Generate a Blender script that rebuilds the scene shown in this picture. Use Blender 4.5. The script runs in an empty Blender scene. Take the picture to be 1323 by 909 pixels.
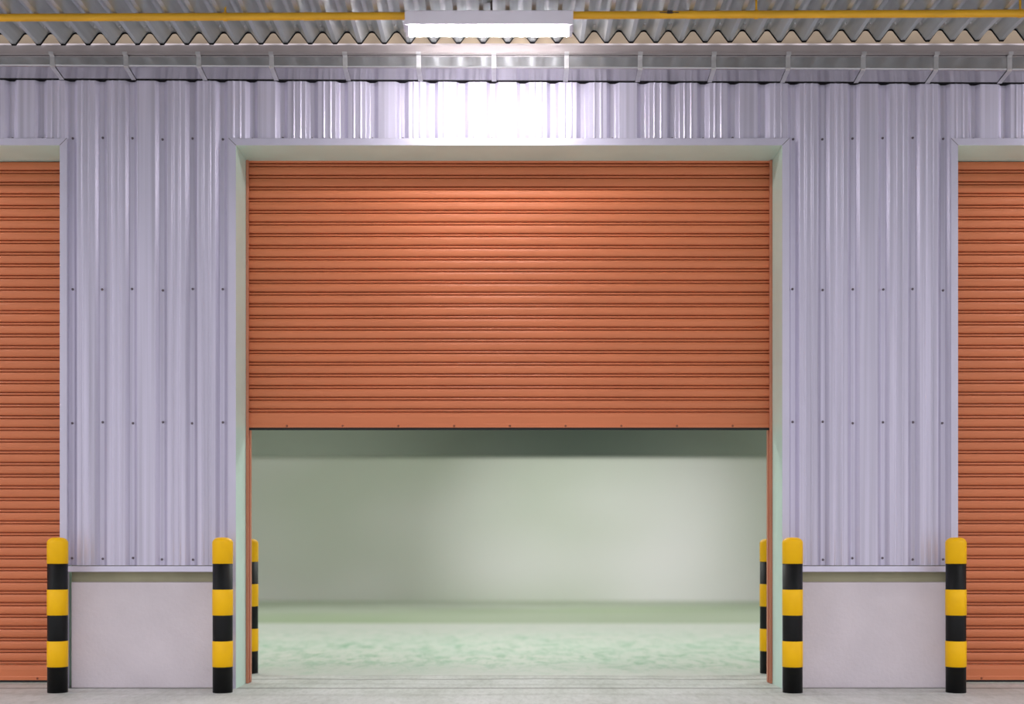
import bpy, bmesh, math, random
from mathutils import Vector

random.seed(4)
C = bpy.context.scene.collection
FPX = 1606.0          # focal length in pixels of the 1323-wide frame
CAMZ = 0.93

# ------------------------------------------------------------------ materials
def nt_new(name):
    m = bpy.data.materials.new(name)
    m.use_nodes = True
    nt = m.node_tree
    b = nt.nodes['Principled BSDF']
    return m, nt, b

def mat(name, col, rough=0.5, metal=0.0, var=0.0, scale=(4, 4, 4), bump=0.0, bscale=None, detail=4, spec=0.5, vcol=None):
    """Principled material with procedural colour mottling and bump in object space."""
    m, nt, b = nt_new(name)
    b.inputs['Base Color'].default_value = (*col, 1)
    b.inputs['Roughness'].default_value = rough
    b.inputs['Metallic'].default_value = metal
    b.inputs['Specular IOR Level'].default_value = spec
    tc = nt.nodes.new('ShaderNodeTexCoord')
    def noise(sc, det):
        mp = nt.nodes.new('ShaderNodeMapping'); mp.inputs['Scale'].default_value = sc
        nt.links.new(tc.outputs['Object'], mp.inputs['Vector'])
        n = nt.nodes.new('ShaderNodeTexNoise'); n.inputs['Scale'].default_value = 1.0
        n.inputs['Detail'].default_value = det
        nt.links.new(mp.outputs['Vector'], n.inputs['Vector'])
        return n
    if var > 0:
        n = noise(scale, detail)
        r = nt.nodes.new('ShaderNodeValToRGB')
        c2 = vcol if vcol else tuple(max(0, c * (1 - var)) for c in col)
        c3 = tuple(min(1, c * (1 + var * .6)) for c in col)
        r.color_ramp.elements[0].position = .3; r.color_ramp.elements[0].color = (*c2, 1)
        r.color_ramp.elements[1].position = .7; r.color_ramp.elements[1].color = (*c3, 1)
        nt.links.new(n.outputs['Fac'], r.inputs['Fac'])
        nt.links.new(r.outputs['Color'], b.inputs['Base Color'])
    if bump > 0:
        n2 = noise(bscale or scale, 5)
        bp = nt.nodes.new('ShaderNodeBump'); bp.inputs['Strength'].default_value = bump
        bp.inputs['Distance'].default_value = .01
        nt.links.new(n2.outputs['Fac'], bp.inputs['Height'])
        nt.links.new(bp.outputs['Normal'], b.inputs['Normal'])
    return m

def emit(name, col, s):
    m = bpy.data.materials.new(name); m.use_nodes = True
    nt = m.node_tree; nt.nodes.clear()
    e = nt.nodes.new('ShaderNodeEmission'); e.inputs[0].default_value = (*col, 1); e.inputs[1].default_value = s
    o = nt.nodes.new('ShaderNodeOutputMaterial'); nt.links.new(e.outputs[0], o.inputs[0])
    return m

M = {}
M['clad'] = mat('lilac_metal_cladding', (.64, .605, .735), .38, .40, .22, (30, 1, .3), .10, (40, 8, .8), detail=3)
M['trim'] = mat('lilac_metal_trim', (.63, .60, .72), .36, .30, .06, (6, 6, 2))
M['return'] = mat('pale_green_frame_return', (.64, .83, .74), .40, 0, .06, (3, 3, 3))
M['shutter'] = mat('orange_shutter_paint', (.69, .213, .092), .42, 0, .07, (.9, 1, 5), spec=.3)
M['guide'] = mat('orange_guide_paint', (.58, .21, .12), .42, 0, .12, (6, 6, 2))
M['rubber'] = mat('black_rubber', (.012, .012, .012), .7)
M['screw'] = mat('dark_screw', (.16, .13, .15), .5, .5)
M['boltorange'] = mat('orange_bolt_head', (.30, .09, .04), .45, .2)
M['plinth'] = mat('lilac_grey_plaster', (.72, .655, .69), .75, 0, .07, (3, 3, 3), .25, (40, 40, 40))
M['recess'] = mat('olive_recess_shade', (.40, .385, .25), .8, 0, .12, (5, 5, 5))
M['yellow'] = mat('yellow_reflective_paint', (1.0, .545, .001), .42, 0, .05, (9, 9, 9), spec=.25)
M['black'] = mat('black_bollard_paint', (.006, .0065, .0065), .48, 0, .25, (14, 14, 5), spec=.22)
M['pipe'] = mat('yellow_conduit_paint', (.80, .42, .012), .42, 0, .15, (3, 20, 20))
M['roof'] = mat('galvanised_roof_sheet', (.50, .54, .55), .34, .6, .16, (20, 1.2, 20), .05, (20, 3, 20))
M['roofedge'] = mat('dark_sheet_edge', (.008, .007, .009), .9, spec=.1)
M['fascia'] = mat('galvanised_fascia', (.40, .35, .345), .34, .55, .10, (1.5, 4, 14))
M['gutter'] = mat('galvanised_gutter', (.46, .45, .46), .20, .85, .10, (3, 3, 3))
M['bracket'] = mat('zinc_bracket', (.56, .55, .56), .36, .55, .10, (20, 20, 20))
M['beam'] = mat('tan_eave_timber', (.34, .26, .175), .7, 0, .2, (2, 8, 8))
M['lamp'] = mat('lamp_housing_enamel', (.78, .72, .80), .4, 0)
M['tube'] = emit('fluorescent_glow', (1, .965, 1.0), 68)
M['inceil'] = mat('interior_ceiling_paint', (.45, .48, .44), .8)
M['inwall'] = mat('interior_wall_paint', (.64, .64, .635), .7, 0, .06, (.25, .25, .5), detail=1, vcol=(.50, .54, .47))
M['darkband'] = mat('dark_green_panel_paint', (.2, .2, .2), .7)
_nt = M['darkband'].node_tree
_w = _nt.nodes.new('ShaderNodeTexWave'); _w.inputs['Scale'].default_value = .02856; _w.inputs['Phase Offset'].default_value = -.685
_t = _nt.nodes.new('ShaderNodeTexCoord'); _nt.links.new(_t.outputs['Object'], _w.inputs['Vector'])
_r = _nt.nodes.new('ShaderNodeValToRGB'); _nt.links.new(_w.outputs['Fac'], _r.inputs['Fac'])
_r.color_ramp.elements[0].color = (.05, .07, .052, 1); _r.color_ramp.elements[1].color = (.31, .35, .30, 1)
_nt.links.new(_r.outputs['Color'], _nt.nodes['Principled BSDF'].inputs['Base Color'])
M['clip'] = mat('dark_clip', (.06, .04, .03), .6)

# concrete apron with tyre marks, pale patches and joints
def apron_mat():
    m, nt, b = nt_new('weathered_concrete_apron')
    b.inputs['Roughness'].default_value = .62
    N, L = nt.nodes, nt.links
    tc = N.new('ShaderNodeTexCoord')
    def noise(sc, det=6, rough=.6):
        mp = N.new('ShaderNodeMapping'); mp.inputs['Scale'].default_value = sc
        L.new(tc.outputs['Object'], mp.inputs['Vector'])
        n = N.new('ShaderNodeTexNoise'); n.inputs['Scale'].default_value = 1
        n.inputs['Detail'].default_value = det; n.inputs['Roughness'].default_value = rough
        L.new(mp.outputs['Vector'], n.inputs['Vector']); return n
    def ramp(fac, stops):
        r = N.new('ShaderNodeValToRGB')
        e = r.color_ramp.elements
        e[0].position, e[0].color = stops[0][0], (*stops[0][1], 1)
        e[1].position, e[1].color = stops[-1][0], (*stops[-1][1], 1)
        for p, c in stops[1:-1]:
            x = e.new(p); x.color = (*c, 1)
        L.new(fac, r.inputs['Fac']); return r
    def mult(a, bb, f=1.0):
        x = N.new('ShaderNodeMixRGB'); x.blend_type = 'MULTIPLY'; x.inputs[0].default_value = f
        L.new(a, x.inputs[1]); L.new(bb, x.inputs[2]); return x.outputs[0]
    big = ramp(noise((2.6, .9, 1), 6, .65).outputs['Fac'], [(.32, (.50, .51, .47)), (.5, (.60, .605, .575)), (.68, (.67, .665, .65))])
    fine = ramp(noise((26, 7, 20), 6, .8).outputs['Fac'], [(.34, (.72, .72, .70)), (.56, (1, 1, 1))])
    col = mult(big.outputs[0], fine.outputs[0], .8)
    # thin dark joints running across the doorway, slightly wandering
    sep = N.new('ShaderNodeSeparateXYZ'); L.new(tc.outputs['Object'], sep.inputs[0])
    wob = noise((1.1, .01, 1), 6, .6)
    for yy, wid, amp in ((8.84, .018, .34), (8.27, .024, .05)):
        w = N.new('ShaderNodeMath'); w.operation = 'MULTIPLY_ADD'; w.inputs[1].default_value = amp; w.inputs[2].default_value = -yy - amp * .5
        L.new(wob.outputs['Fac'], w.inputs[0])
        a = N.new('ShaderNodeMath'); a.operation = 'ADD'; L.new(sep.outputs['Y'], a.inputs[0]); L.new(w.outputs[0], a.inputs[1])
        ab = N.new('ShaderNodeMath'); ab.operation = 'ABSOLUTE'; L.new(a.outputs[0], ab.inputs[0])
        d = N.new('ShaderNodeMath'); d.operation = 'DIVIDE'; d.inputs[1].default_value = wid * 2; L.new(ab.outputs[0], d.inputs[0])
        r = ramp(d.outputs[0], [(.3, (.36, .35, .33)), (1.0, (1, 1, 1))])
        col = mult(col, r.outputs[0], .8)
    # curved tyre scuffs
    mp = N.new('ShaderNodeMapping'); mp.inputs['Location'].default_value = (-.9, -6.2, 0); L.new(tc.outputs['Object'], mp.inputs['Vector'])
    wv = N.new('ShaderNodeTexWave'); wv.wave_type = 'RINGS'; wv.inputs['Scale'].default_value = .55; wv.inputs['Distortion'].default_value = 3
    wv.inputs['Detail'].default_value = 3; L.new(mp.outputs[0], wv.inputs['Vector'])
    r = ramp(wv.outputs['Fac'], [(.0, (.84, .84, .82)), (.14, (1, 1, 1))])
    col = mult(col, r.outputs[0], .7)
    L.new(col, b.inputs['Base Color'])
    bp = N.new('ShaderNodeBump'); bp.inputs['Strength'].default_value = .25; bp.inputs['Distance'].default_value = .004
    L.new(noise((60, 60, 60), 6).outputs['Fac'], bp.inputs['Height']); L.new(bp.outputs[0], b.inputs['Normal'])
    return m
M['apron'] = apron_mat()

def epoxy_mat():
    m, nt, b = nt_new('mint_floor_coating')
    b.inputs['Roughness'].default_value = .38
    N, L = nt.nodes, nt.links
    tc = N.new('ShaderNodeTexCoord')
    def tex(sc, det, rough=.6, rot=0):
        mp = N.new('ShaderNodeMapping'); mp.inputs['Scale'].default_value = sc; mp.inputs['Rotation'].default_value = (0, 0, rot)
        L.new(tc.outputs['Object'], mp.inputs['Vector'])
        n = N.new('ShaderNodeTexNoise'); n.inputs['Scale'].default_value = 1; n.inputs['Detail'].default_value = det
        n.inputs['Roughness'].default_value = rough; n.inputs['Distortion'].default_value = .6
        L.new(mp.outputs['Vector'], n.inputs['Vector']); return n
    def ramp(fac, a, ca, c, cc):
        r = N.new('ShaderNodeValToRGB'); e = r.color_ramp.elements
        e[0].position, e[0].color, e[1].position, e[1].color = a, (*ca, 1), c, (*cc, 1)
        L.new(fac, r.inputs['Fac']); return r.outputs[0]
    base = ramp(tex((.8, .9, 1), 3).outputs['Fac'], .35, (.60, .71, .62), .65, (.70, .74, .68))
    s1 = ramp(tex((5, 2.6, 1), 8, .72, .45).outputs['Fac'], .38, (.46, .72, .56), .51, (1, 1, 1))
    s2 = ramp(tex((11, 3.2, 1), 8, .72, -.5).outputs['Fac'], .38, (.64, .80, .69), .50, (1, 1, 1))
    out = base
    for s in (s1, s2):
        x = N.new('ShaderNodeMixRGB'); x.blend_type = 'MULTIPLY'; x.inputs[0].default_value = .9
        L.new(out, x.inputs[1]); L.new(s, x.inputs[2]); out = x.outputs[0]
    # worn back to grey concrete along the threshold and towards the rear, with patchy edges
    sep = N.new('ShaderNodeSeparateXYZ'); L.new(tc.outputs['Object'], sep.inputs[0])
    wn = tex((1.2, .9, 1), 6, .65)
    ad = N.new('ShaderNodeMath'); ad.operation = 'MULTIPLY_ADD'; ad.inputs[1].default_value = 1.7
    L.new(wn.outputs['Fac'], ad.inputs[0]); L.new(sep.outputs['Y'], ad.inputs[2])
    mr = N.new('ShaderNodeValToRGB')
    sc = N.new('ShaderNodeMapRange'); sc.inputs['From Min'].default_value = 9.5; sc.inputs['From Max'].default_value = 16.5
    L.new(ad.outputs[0], sc.inputs['Value'])
    e = mr.color_ramp.elements
    e[0].position, e[0].color = .05, (1, 1, 1, 1)
    e[1].position, e[1].color = .22, (0, 0, 0, 1)
    x = e.new(.45); x.color = (0, 0, 0, 1)
    x = e.new(.85); x.color = (.85, .85, .85, 1)
    L.new(sc.outputs[0], mr.inputs['Fac'])
    mx = N.new('ShaderNodeMixRGB'); mx.inputs[2].default_value = (.63, .645, .605, 1)
    L.new(mr.outputs[0], mx.inputs[0]); L.new(out, mx.inputs[1])
    L.new(mx.outputs[0], b.inputs['Base Color'])
    return m
M['epoxy'] = epoxy_mat()
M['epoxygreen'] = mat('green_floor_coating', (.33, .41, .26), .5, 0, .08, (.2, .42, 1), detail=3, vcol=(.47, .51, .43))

# ------------------------------------------------------------------ mesh helpers
class MB:
    """Collects faces, then links them as ONE mesh object."""
    def __init__(s): s.v = []; s.f = []; s.mi = []; s.sm = []
    def add(s, vs, fs, mi=0, smooth=False):
        o = len(s.v); s.v += [tuple(v) for v in vs]
        for f in fs:
            s.f.append([o + i for i in f]); s.mi.append(mi); s.sm.append(smooth)
    def box(s, x0, x1, y0, y1, z0, z1, mi=0):
        vs = [(x, y, z) for z in (z0, z1) for y in (y0, y1) for x in (x0, x1)]
        s.add(vs, [(0, 2, 3, 1), (4, 5, 7, 6), (0, 1, 5, 4), (2, 6, 7, 3), (0, 4, 6, 2), (1, 3, 7, 5)], mi)
    def extrude_x(s, prof, x0, x1, mi=0, closed=True, smooth=False, dz=0.0):
        """profile [(y,z)] swept along x; dz lifts the x1 end."""
        n = len(prof)
        vs = [(x0, y, z) for y, z in prof] + [(x1, y, z + dz) for y, z in prof]
        k = n if closed else n - 1
        s.add(vs, [(i, (i + 1) % n, n + (i + 1) % n, n + i) for i in range(k)], mi, smooth)
        if closed:
            s.add(vs, [tuple(range(n - 1, -1, -1)), tuple(range(n, 2 * n))], mi)
    def lathe(s, prof, cx=0, cy=0, seg=40, mi=0, smooth=True):
        """profile [(r,z)] round the z axis; r 0 ends are closed."""
        o = len(s.v); n = len(prof)
        for r, z in prof:
            for k in range(seg):
                a = 2 * math.pi * k / seg
                s.v.append((cx + r * math.cos(a), cy + r * math.sin(a), z))
        for i in range(n - 1):
            for k in range(seg):
                k2 = (k + 1) % seg
                s.f.append([o + i * seg + k, o + i * seg + k2, o + (i + 1) * seg + k2, o + (i + 1) * seg + k]); s.mi.append(mi); s.sm.append(smooth)
        for i in (0, n - 1):
            s.f.append([o + i * seg + k for k in range(seg)]); s.mi.append(mi); s.sm.append(False)
    def disc_y(s, x, y, z, r, h, mi=0, seg=10):
        """a small screw head facing -y."""
        vs = [(x + r * math.cos(2 * math.pi * k / seg), y, z + r * math.sin(2 * math.pi * k / seg)) for k in range(seg)]
        vs += [(x + .7 * r * math.cos(2 * math.pi * k / seg), y - h, z + .7 * r * math.sin(2 * math.pi * k / seg)) for k in range(seg)]
        s.add(vs, [(k, (k + 1) % seg, seg + (k + 1) % seg, seg + k) for k in range(seg)] + [tuple(range(seg, 2 * seg))], mi)
    def disc_z(s, x, y, z, r, h, mi=0, seg=10):
        vs = [(x + r * math.cos(2 * math.pi * k / seg), y + r * math.sin(2 * math.pi * k / seg), z) for k in range(seg)]
        vs += [(x + .6 * r * math.cos(2 * math.pi * k / seg), y + .6 * r * math.sin(2 * math.pi * k / seg), z - h) for k in range(seg)]
        s.add(vs, [(k, (k + 1) % seg, seg + (k + 1) % seg, seg + k) for k in range(seg)] + [tuple(range(seg, 2 * seg))], mi)
    def tube_x(s, x0, x1, y, z, r, mi=0, seg=20, z1=None):
        z1 = z if z1 is None else z1
        n = seg
        vs = [(x0, y + r * math.cos(2 * math.pi * k / n), z + r * math.sin(2 * math.pi * k / n)) for k in range(n)]
        vs += [(x1, y + r * math.cos(2 * math.pi * k / n), z1 + r * math.sin(2 * math.pi * k / n)) for k in range(n)]
        s.add(vs, [(k, (k + 1) % n, n + (k + 1) % n, n + k) for k in range(n)], mi, True)
        s.add(vs, [tuple(range(n)), tuple(range(2 * n - 1, n - 1, -1))], mi)
    def build(s, name, mats, parent=None, loc=None, bevel=0.0):
        me = bpy.data.meshes.new(name)
        me.from_pydata(s.v, [], s.f)
        for m in (mats if isinstance(mats, (list, tuple)) else [mats]):
            me.materials.append(m)
        for p, i, sm in zip(me.polygons, s.mi, s.sm):
            p.material_index = i; p.use_smooth = sm
        bm = bmesh.new(); bm.from_mesh(me)
        bmesh.ops.recalc_face_normals(bm, faces=bm.faces); bm.to_mesh(me); bm.free()
        o = bpy.data.objects.new(name, me); C.objects.link(o)
        if loc: o.location = loc
        if parent: o.parent = parent
        if bevel:
            bv = o.modifiers.new('bevel', 'BEVEL'); bv.width = bevel; bv.segments = 2; bv.limit_method = 'ANGLE'
        return o

def tag(o, label=None, cat=None, group=None, kind=None):
    if label: o['label'] = label
    if cat: o['category'] = cat
    if group: o['group'] = group
    if kind: o['kind'] = kind
    return o

def empty(name, loc=(0, 0, 0)):
    o = bpy.data.objects.new(name, None); C.objects.link(o); o.location = loc
    o.empty_display_size = .1
    return o

def copy_tree(o, parent=None):
    c = o.copy(); C.objects.link(c)
    if parent: c.parent = parent
    for ch in list(o.children): copy_tree(ch, c)
    return c

def zat(y, d): return CAMZ + (708 - y) * d / FPX
def xat(x, d): return (x - 661) * d / FPX

# ------------------------------------------------------------------ the setting
YW = 8.255        # outer face of the cladding pans
YD = 8.575        # plane of the shutter curtains
OPEN = [(-6.62, -2.995), (-1.828, 1.794), (2.959, 6.58)]
ZTOP = 3.60       # underside of the lintels
CLADTOP = 4.62

# cladding
PERIOD, X0 = .2000, -2.327
prof = []
k0 = -34
for k in range(k0, 36):
    c = X0 + k * PERIOD
    prof += [(c - .042, 0), (c - .039, .002), (c - .017, .0265), (c - .014, .028), (c + .014, .028), (c + .017, .0265), (c + .039, .002), (c + .042, 0)]
    if k % 4 != 3:
        for r in (.078, .122):
            prof += [(c + r - .010, 0), (c + r - .003, -.0048), (c + r + .003, -.0048), (c + r + .010, 0)]
def yoff(x):
    for (xa, ya), (xb, yb) in zip(prof, prof[1:]):
        if xa <= x <= xb: return ya + (yb - ya) * (x - xa) / (xb - xa)
    return 0
edges = [e for o in OPEN for e in o]
pts = sorted(prof + [(e, yoff(e)) for e in edges])
mb = MB()
for (xa, ya), (xb, yb) in zip(pts, pts[1:]):
    if xb - xa < 1e-6: continue
    mid = (xa + xb) / 2
    zb = ZTOP + .053 if any(a < mid < b for a, b in OPEN) else .817
    vs = [(xa, YW + ya, zb), (xb, YW + yb, zb), (xb, YW + yb, CLADTOP), (xa, YW + ya, CLADTOP)]
    mb.add(vs, [(0, 1, 2, 3)])
for k in range(k0, 36):
    c = X0 + k * PERIOD
    inop = any(a - .03 < c < b + .03 for a, b in OPEN)
    for z in ([3.658] if inop else [3.658, 2.652, 1.768, .86]):
        mb.disc_y(c + random.uniform(-.004, .004), YW + .028, z + random.uniform(-.006, .006), .0085, .009, 1)
wf = mb.build('wall_front', [M['clad'], M['screw']])
tag(wf, 'lilac grey ribbed metal cladding of the facade around three doorways', 'wall', kind='structure')

# drip flashing under the cladding and rendered plinths below it
for nm, xa, xb in (('left', -2.945, -1.878), ('right', 1.845, 2.909)):
    side = 'left of' if nm == 'left' else 'right of'
    f = MB()
    f.extrude_x([(YW - .012, .812), (YW - .018, .776), (YW - .012, .773), (YW + .05, .785), (YW + .05, .812)], xa, xb)
    tag(f.build('trim_flashing_' + nm, M['trim']), 'folded metal drip flashing above the plinth ' + side + ' the half open door', 'trim', kind='structure')
    p = MB()
    p.box(xa + .012, xb - .012, YW + .022, YW + .36, 0, .705)
    tag(p.build('wall_plinth_' + nm, M['plinth'], bevel=.006), 'lilac grey rendered plinth ' + side + ' the half open door, between two bollards', 'wall', kind='structure')

    q = MB(); q.box(xa + .004, xb - .004, YW + .055, YW + .34, .706, .84)  # shade under the flashing is put into the strip's olive colour
    tag(q.build('trim_recess_' + nm, M['recess']), 'recessed strip with olive painted shade between flashing and plinth ' + side + ' the half open door', 'trim', kind='structure')

# door surrounds: mitred face strips and the deep returns
def surround(i, xa, xb, label):
    w, yf = .047, YW - .016
    t = MB()
    yb = YD + .02
    # face strips (mitred), with a folded outer edge
    for x_in, sgn in ((xa, -1), (xb, 1)):
        xo = x_in + sgn * w
        vs = [(x_in, yf, 0), (xo, yf, 0), (xo, yf, ZTOP + w), (x_in, yf, ZTOP), (xo, YW + .03, 0), (xo, YW + .03, ZTOP + w)]
        t.add(vs, [(0, 1, 2, 3), (1, 4, 5, 2)], 0)
        t.add([(x_in, yf, 0), (x_in, YD + .16, 0), (x_in, YD + .16, ZTOP), (x_in, yf, ZTOP)], [(0, 1, 2, 3)], 1)
    vs = [(xa, yf, ZTOP), (xb, yf, ZTOP), (xb + w, yf, ZTOP + w), (xa - w, yf, ZTOP + w), (xb + w, YW + .03, ZTOP + w), (xa - w, YW + .03, ZTOP + w)]
    t.add(vs, [(0, 1, 2, 3), (2, 4, 5, 3)], 0)
    t.add([(xa, yf, ZTOP), (xb, yf, ZTOP), (xb, yb, ZTOP), (xa, yb, ZTOP)], [(0, 1, 2, 3)], 1)
    t.box(xa - .03, xb + .03, YW + .040, YW + .05, ZTOP + .02, ZTOP + .10, 2)  # dark backing strip standing in for the shade in the gap below the cladding
    # narrow seams at the mitres
    for x_in, sgn in ((xa, -1), (xb, 1)):
        a = .0025
        t.add([(x_in, yf - .0008, ZTOP + a), (x_in, yf - .0008, ZTOP - a), (x_in + sgn * w, yf - .0008, ZTOP + w - a), (x_in + sgn * w, yf - .0008, ZTOP + w + a)], [(0, 1, 2, 3)], 2)
    o = t.build('trim_%d' % i, [M['trim'], M['return'], M['screw']])
    tag(o, label, 'door frame', kind='structure')
surround(1, *OPEN[0], 'pale metal surround of the closed orange door at the left edge')
surround(2, *OPEN[1], 'pale metal surround of the half open orange door')
surround(3, *OPEN[2], 'pale metal surround of the closed orange door at the right edge')

# roller shutters
def shutter(i, xa, xb, zb, label):
    root = empty('door_%d' % i, ((xa + xb) / 2, YD, 0))
    tag(root, label, 'roller shutter', kind='structure')
    cx = (xa + xb) / 2
    P = .0806
    ztop = ZTOP + .30
    # curtain: interlocked slats
    pr = []
    z = zb + .118
    while z < ztop:
        # (depth, height) within one slat: recess, lip, recess, bulged face
        for dy, dz in ((.026, 0), (.026, .006), (.004, .0068), (.001, .0125), (.004, .0185), (.026, .0192), (.026, .0262),
                       (.002, .028), (-.004, .036), (-.0065, .050), (-.006, .064), (-.002, .076), (.001, .0796)):
            pr.append((dy, z + dz))
        z += P
    m = MB()
    m.extrude_x(pr, xa + .012 - cx, xb - .012 - cx, 0, closed=False, smooth=False)
    m.extrude_x([(y + .012, zz) for y, zz in pr[::13]], xa + .012 - cx, xb - .012 - cx, 0, closed=False)
    m.build('curtain', M['shutter'], root)
    # bottom rail
    b = MB()
    b.extrude_x([(-.010, zb + .012), (-.010, zb + .034), (-.005, zb + .040), (-.006, zb + .085), (-.002, zb + .112), (.012, zb + .118),
                 (.022, zb + .118), (.022, zb + .012)], xa + .014 - cx, xb - .014 - cx)
    br = b.build('bottom_rail', M['shutter'], root)
    nb = int((xb - xa) / .384)
    for k in range(nb):
        x = xa + .28 + k * .384 - cx
        s = MB(); s.disc_y(0, 0, 0, .008, .006)
        s.build('bolt', M['boltorange'], br, (x, -.010, zb + .024))
    r = MB(); r.box(xa + .016 - cx, xb - .016 - cx, -.006, .018, zb - .004, zb + .0115)
    tag(r.build('rubber_seal', M['rubber'], root), 'black rubber strip')
    for x, s in ((xa, 1), (xb, -1)):
        g = MB()
        x0, x1 = sorted((x + s * .001, x + s * .020))
        g.box(x0 - cx, x1 - cx, -.030, -.016, .002, ZTOP - .002)
        g.box(x0 - cx, x1 - cx, .028, .075, .002, ZTOP - .002)
        xe = x + s * .001; x2, x3 = sorted((xe, xe + s * .006))
        g.box(x2 - cx, x3 - cx, -.016, .028, .002, ZTOP - .002)
        tag(g.build('guide_rail', M['guide'], root, bevel=.002), 'dull orange guide channel')
    return root
shutter(1, *OPEN[0], .010, 'fully closed orange slatted roller shutter at the left edge of the facade')
shutter(2, *OPEN[1], zat(554.5, YD), 'orange slatted roller shutter in the middle, raised about half way')
shutter(3, *OPEN[2], .012, 'fully closed orange slatted roller shutter at the right edge of the facade')

# floors
m = MB(); m.box(-12, 12, -3, 9.12, -.15, 0)
tag(m.build('floor', M['apron']), 'worn pale concrete apron in front of the doors', 'floor', kind='structure')
m = MB(); m.box(-9, 9, 9.12, 15.4, -.15, 0)
tag(m.build('floor_inside', M['epoxy']), 'scuffed mint green floor just inside the open door', 'floor', kind='structure')
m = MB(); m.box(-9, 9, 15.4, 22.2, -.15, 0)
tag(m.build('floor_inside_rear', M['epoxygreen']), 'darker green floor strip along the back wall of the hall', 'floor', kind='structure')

# interior shell
m = MB(); m.box(-9, 9, 22, 22.2, 0, 4.8)
tag(m.build('wall_back', M['inwall']), 'pale blurred back wall inside the hall', 'wall', kind='structure')
m = MB(); m.box(-9.2, -9, 8.3, 22.2, -.15, 4.8); tag(m.build('wall_left', M['inwall']), 'pale side wall inside the hall beyond the left doors', 'wall', kind='structure')
m = MB(); m.box(9, 9.2, 8.3, 22.2, -.15, 4.8); tag(m.build('wall_right', M['inwall']), 'pale side wall inside the hall beyond the right doors', 'wall', kind='structure')
m = MB(); m.box(-9.2, 9.2, 8.32, 22.2, 4.62, 4.8); tag(m.build('ceiling_inside', M['inceil']), 'ceiling inside the hall behind the shutters', 'ceiling', kind='structure')
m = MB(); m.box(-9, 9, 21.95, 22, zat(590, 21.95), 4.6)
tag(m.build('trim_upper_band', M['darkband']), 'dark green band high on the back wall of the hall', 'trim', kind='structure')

# canopy roof: corrugated sheet, its near-eave edge seen end on
RTILT = -.0003
SP, SX0, YE = .1593, xat(18, 8.02), 8.02
zv, zp = zat(54.5, YE), zat(40, YE)
sheet = []
for k in range(-22, 64):
    c = SX0 + k * SP
    if abs(c) > 6.9: continue
    for dx, h in ((-.013, .004), (0, 0), (.013, .004), (SP / 2 - .016, .94), (SP / 2 - .006, 1.0), (SP / 2 + .006, 1.0), (SP / 2 + .016, .94)):
        sheet.append((c + dx, zv + (zp - zv) * h + (c + dx) * .0042))
m = MB()
YF = 4.4
n = len(sheet); TH = .007
vs = [(x, YE, z) for x, z in sheet] + [(x, YF, z) for x, z in sheet]
m.add(vs, [(i, i + 1, n + i + 1, n + i) for i in range(n - 1)], 0)
vs2 = [(x, YE, z + TH) for x, z in sheet] + [(x, YF, z + TH) for x, z in sheet]
m.add(vs2, [(i, i + 1, n + i + 1, n + i) for i in range(n - 1)], 0)
m.add([(x, YE, z) for x, z in sheet] + [(x, YE, z + TH) for x, z in sheet], [(i, i + 1, n + i + 1, n + i) for i in range(n - 1)], 1)
m.add([(x, YF, z) for x, z in sheet] + [(x, YF, z + TH) for x, z in sheet], [(i, i + 1, n + i + 1, n + i) for i in range(n - 1)], 1)
# thin dark foam lip under the cut edge
m.add([(x, YE - .004, z - .008) for x, z in sheet] + [(x, YE - .004, z + TH + .002) for x, z in sheet] + [(x, YE + .004, z - .008) for x, z in sheet],
      [(i, i + 1, n + i + 1, n + i) for i in range(n - 1)] + [(i, i + 1, 2 * n + i + 1, 2 * n + i) for i in range(n - 1)], 1)
for k in range(-22, 64):
    c = SX0 + (k + .5) * SP
    if abs(c) < 6.8: m.disc_z(c, YE - .10, zp + c * .0042, .009, .010, 2)
tag(m.build('ceiling', [M['roof'], M['roofedge'], M['bracket']]), 'corrugated galvanised canopy roof sheet above the doors', 'ceiling', kind='structure')

# eave beam behind the open corrugations, fascia below them
m = MB(); m.extrude_x([(8.10, 4.19), (8.16, 4.19), (8.16, 4.36), (8.10, 4.36)], -7, 7)
tag(m.build('trim_eave_beam', M['beam']), 'tan eave board showing behind the open corrugations', 'trim', kind='structure')
m = MB()
zt, zb_ = zat(56, 8.06), zat(70, 8.06)
m.extrude_x([(8.062, zt), (8.058, zt - .012), (8.062, zb_ + .016), (8.05, zb_ + .010), (8.05, zb_), (8.072, zb_), (8.085, zt)], -7, 7)
tag(m.build('trim_fascia', M['fascia']), 'dull metal fascia strip under the corrugated roof edge', 'trim', kind='structure')

# box gutter with strap brackets
gut = empty('canopy_gutter', (0, 8.2, 4.05))
tag(gut, 'long galvanised box gutter with strap brackets above the doors', 'gutter')
gy, gz = 8.2, 4.05
GS = -.0042
zf0, zf1 = zat(87.5, 8.078) - gz, zb_ + .003 - gz
zu = zat(105, YW) - gz
m = MB()
def gprof(x):
    d = x * GS
    return [(8.078 - gy, zf1), (8.078 - gy, zf0 + .008 + d), (8.081 - gy, zf0 + d), (8.088 - gy, zf0 - .003 + d), (YW - .010 - gy, zu + d)]
for x0, x1 in ((-7, 7),):
    a, b = gprof(x0), gprof(x1); nn = len(a)
    m.add([(x0, y, z) for y, z in a] + [(x1, y, z) for y, z in b], [(i, i + 1, nn + i + 1, nn + i) for i in range(nn - 1)])
    m.add([(x0, 8.078 - gy, zf1), (x1, 8.078 - gy, zf1), (x1, YW - .010 - gy, zf1), (x0, YW - .010 - gy, zf1)], [(0, 1, 2, 3)])
m.build('trough', M['gutter'], gut)
bx = [68, 163, 257, 351, 446, 541, 638, 732, 827, 922, 1018, 1115, 1209, 1304]
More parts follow.
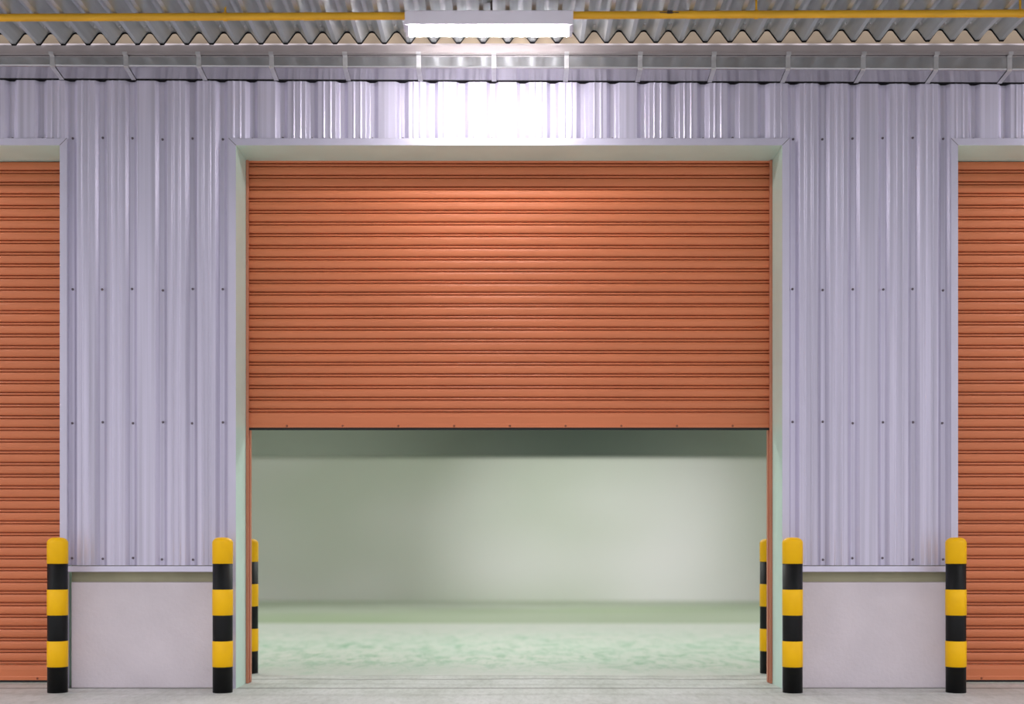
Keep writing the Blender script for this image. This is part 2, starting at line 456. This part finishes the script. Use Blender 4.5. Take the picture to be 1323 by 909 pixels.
for px in bx:
    x = xat(px, 8.08); d = x * GS; w = .015; t = .004
    pr = [(8.046 - gy, zb_ + .012 - gz), (8.046 - gy, zb_ - .002 - gz), (8.073 - gy, zf1 - .010), (8.073 - gy, zf0 + d), (8.084 - gy, zf0 - .008 + d), (YW - .012 - gy, zu - .005 + d)]
    b = MB(); nn = len(pr)
    for (ya, za), (yb2, zb2) in zip(pr, pr[1:]):
        b.add([(x - w, ya, za), (x + w, ya, za), (x + w, yb2, zb2), (x - w, yb2, zb2), (x - w, ya + t, za), (x + w, ya + t, za), (x + w, yb2 + t, zb2), (x - w, yb2 + t, zb2)],
              [(0, 1, 2, 3), (0, 3, 7, 4), (1, 5, 6, 2), (4, 7, 6, 5)])
    b.disc_y(x, 8.073 - gy, zf1 - .03, .006, .004)
    b.build('bracket', M['bracket'], gut)

# dark strip painted as the shadow gap between gutter and cladding
m = MB()
zc = zat(106.0, YW) - 7 * GS
m.extrude_x([(YW - .0085, zc), (YW + .040, zc), (YW + .040, zc + .006), (YW - .0085, zc + .006)], -7, 7, dz=14 * GS)
o = m.build('trim_gap_shade', M['roofedge'])
tag(o, 'thin dark strip painted as the shadow gap where the gutter meets the cladding', 'trim', kind='structure')

# yellow conduit under the canopy
PY, PZ, PT = 7.56, zat(20, 7.56), .0042
pipe = empty('conduit_pipe', (0, PY, PZ))
tag(pipe, 'long yellow conduit pipe hung under the corrugated canopy roof', 'pipe')
m = MB(); m.tube_x(-6.8, 6.8, 0, -6.8 * PT, .0225, z1=6.8 * PT)
for xj in (xat(527, PY) - .6, xat(735, PY) + .75):
    m.tube_x(xj - .03, xj + .03, 0, (xj - .03) * PT, .0238, z1=(xj + .03) * PT)
m.build('tube', M['pipe'], pipe)
for px in (291, 635, 977, 1318, -40):
    x = xat(px, PY); h = MB()
    zz = x * PT
    segs = 14
    # saddle round the pipe and a strap up to the roof sheet
    for k in range(segs):
        a0, a1 = 2 * math.pi * k / segs, 2 * math.pi * (k + 1) / segs
        ro = .0262
        h.add([(x - .011, ro * math.cos(a0), zz + ro * math.sin(a0)), (x + .011, ro * math.cos(a0), zz + ro * math.sin(a0)),
               (x + .011, ro * math.cos(a1), zz + ro * math.sin(a1)), (x - .011, ro * math.cos(a1), zz + ro * math.sin(a1))], [(0, 1, 2, 3)])
    h.box(x - .006, x + .006, -.003, .003, zz + .024, zp + x * .0042 - PZ - .004)
    h.build('hanger', M['pipe'] if px != 635 else M['clip'], pipe)
x = xat(865, PY)
m = MB(); m.box(x - .062, x + .055, -.0255, -.021, x * PT + .001, x * PT + .007); m.box(x - .018, x + .016, -.029, -.021, x * PT - .003, x * PT + .017)
tag(m.build('cable_clip', M['clip'], pipe, bevel=.002), 'small dark clip on the pipe')

# fluorescent lamps, one over every doorway
def lamp(x, label):
    LY, LZ = 7.484, zat(40, 7.484)
    r = empty('hanging_fluorescent_lamp', (x, LY, LZ))
    tag(r, label, 'lamp', 'tube lamps above the doors')
    L = .500
    h = MB()
    h.extrude_x([(-.044, .021), (-.044, .103), (-.038, .108), (.038, .108), (.044, .103), (.044, .021)], -L - .004, L + .004)
    h.build('housing', M['lamp'], r, bevel=.003)
    t = MB(); t.tube_x(-L + .022, L - .022, 0, 0, .031, seg=28)
    t.build('tube', M['tube'], r)
    for s in (-1, 1):
        e = MB(); e.tube_x(s * (L - .021), s * (L - .002), 0, .0, .034); e.box(s * L - .012, s * L + .006, -.024, .024, .0, .045)
        e.build('end_cap', M['lamp'], r, bevel=.003)
    return r
lamp(xat(632, 7.492), 'glowing white tube lamp under the yellow conduit above the half open door')
lamp(xat(632, 7.492) - 4.77, 'glowing white tube lamp above the closed door at the left edge')
lamp(xat(632, 7.492) + 4.77, 'glowing white tube lamp above the closed door at the right edge')

# bollards
def bollard():
    r = empty('bollard')
    H, R = 1.0, .0635
    b = H / 6.02
    m = MB(); m.lathe([(R, 0), (R, H - b + .01)]); tag(m.build('post', M['black'], r), 'black post')
    for k in (1, 3):
        z0 = b * k; m = MB()
        m.lathe([(R + .0005, z0), (R + .0025, z0 + .002), (R + .0025, z0 + b - .002), (R + .0005, z0 + b)])
        tag(m.build('reflective_band', M['yellow'], r), 'yellow band')
    z0 = 5 * b; Rc = R + .0025
    pr = [(R, z0), (Rc, z0 + .002), (Rc, H - .036)]
    for k in range(1, 9):
        a = math.pi / 2 * k / 8
        pr.append((Rc * (.30 + .70 * math.cos(a)) if k < 8 else Rc * .28, H - .036 + .036 * math.sin(a)))
    pr.append((.001, H + .001))
    m = MB(); m.lathe(pr); tag(m.build('cap', M['yellow'], r), 'yellow domed cap')
    return r
spots = [(xat(74.4, 8.035), 8.035, 'striped bollard by the closed door at the left edge'),
         (xat(287.7, 8.035), 8.035, 'front striped bollard at the left side of the half open doorway'),
         (xat(1024, 8.03), 8.03, 'front striped bollard at the right side of the half open doorway'),
         (xat(1235, 8.035), 8.035, 'striped bollard by the closed door at the right edge'),
         (xat(322.3, 9.27), 9.27, 'striped bollard inside the open doorway, partly hidden behind its left guide rail'),
         (xat(993, 9.27), 9.27, 'striped bollard inside the open doorway, partly hidden behind its right guide rail')]
pb = bollard()
for i, (x, y, lab) in enumerate(spots):
    o = pb if i == 0 else copy_tree(pb)
    o.location = (x, y, 0); o.rotation_euler.z = i * .7
    tag(o, 'yellow and black ' + lab, 'bollard', 'striped bollards at the doors')

# ------------------------------------------------------------------ light
w = bpy.data.worlds.new('World'); bpy.context.scene.world = w; w.use_nodes = True
bg = w.node_tree.nodes['Background']
# an overcast sky: about three times as bright overhead as at the horizon
_n = w.node_tree
_tc = _n.nodes.new('ShaderNodeTexCoord'); _sp = _n.nodes.new('ShaderNodeSeparateXYZ'); _n.links.new(_tc.outputs['Generated'], _sp.inputs[0])
_cr = _n.nodes.new('ShaderNodeValToRGB'); _n.links.new(_sp.outputs['Z'], _cr.inputs['Fac'])
_cr.color_ramp.elements[0].color = (.16, .158, .172, 1); _cr.color_ramp.elements[1].color = (1.0, .98, 1.06, 1)
_n.links.new(_cr.outputs['Color'], bg.inputs[0]); bg.inputs[1].default_value = 2.15

def area(name, loc, target, sx, sy, power, col):
    l = bpy.data.lights.new(name, 'AREA'); l.shape = 'RECTANGLE'; l.size = sx; l.size_y = sy; l.energy = power; l.color = col
    o = bpy.data.objects.new(name, l); C.objects.link(o); o.location = loc
    o.rotation_euler = (Vector(target) - Vector(loc)).to_track_quat('-Z', 'Y').to_euler()
    return o
for x in (-5, 0, 5):
    area('hall_light', (x, 12.0, 4.5), (x, 12.0, 0), 2.4, .5, 88, (.97, 1, .96))
    area('hall_light', (x, 17.5, 4.5), (x, 17.5, 0), 2.4, .5, 75, (.99, 1, .97))
sl = bpy.data.lights.new('unseen_fill_spot', 'SPOT'); sl.energy = 1600; sl.spot_size = math.radians(34); sl.spot_blend = 1; sl.shadow_soft_size = .15; sl.color = (1, .99, 1)  # unseen spot added to throw a bright pool on the back wall
so = bpy.data.objects.new('unseen_fill_spot', sl); C.objects.link(so); so.location = (1.2, 11, 4.3)
so.rotation_euler = (Vector((1.5, 22, .7)) - so.location).to_track_quat('-Z', 'Y').to_euler()

# ------------------------------------------------------------------ camera
cam = bpy.data.cameras.new('camera')
co = bpy.data.objects.new('camera', cam); C.objects.link(co)
co.location = (0, 0, CAMZ); co.rotation_euler = (math.pi / 2, 0, 0)
cam.sensor_fit = 'HORIZONTAL'; cam.sensor_width = 36
cam.lens = FPX / 1323 * 36
cam.shift_y = (708 - 454.5) / 1323
cam.shift_x = (661.5 - 661) / 1323
cam.clip_start = .05; cam.clip_end = 200
cam.dof.use_dof = True; cam.dof.focus_distance = 8.3; cam.dof.aperture_fstop = .66
bpy.context.scene.camera = co
sc = bpy.context.scene
sc.view_settings.view_transform = 'Standard'
sc.view_settings.look = 'None'
sc.view_settings.gamma = 1
sc.view_settings.use_curve_mapping = False
sc.view_settings.exposure = 0.34
sc.cycles.use_denoising = True
sc.cycles.max_bounces = 8
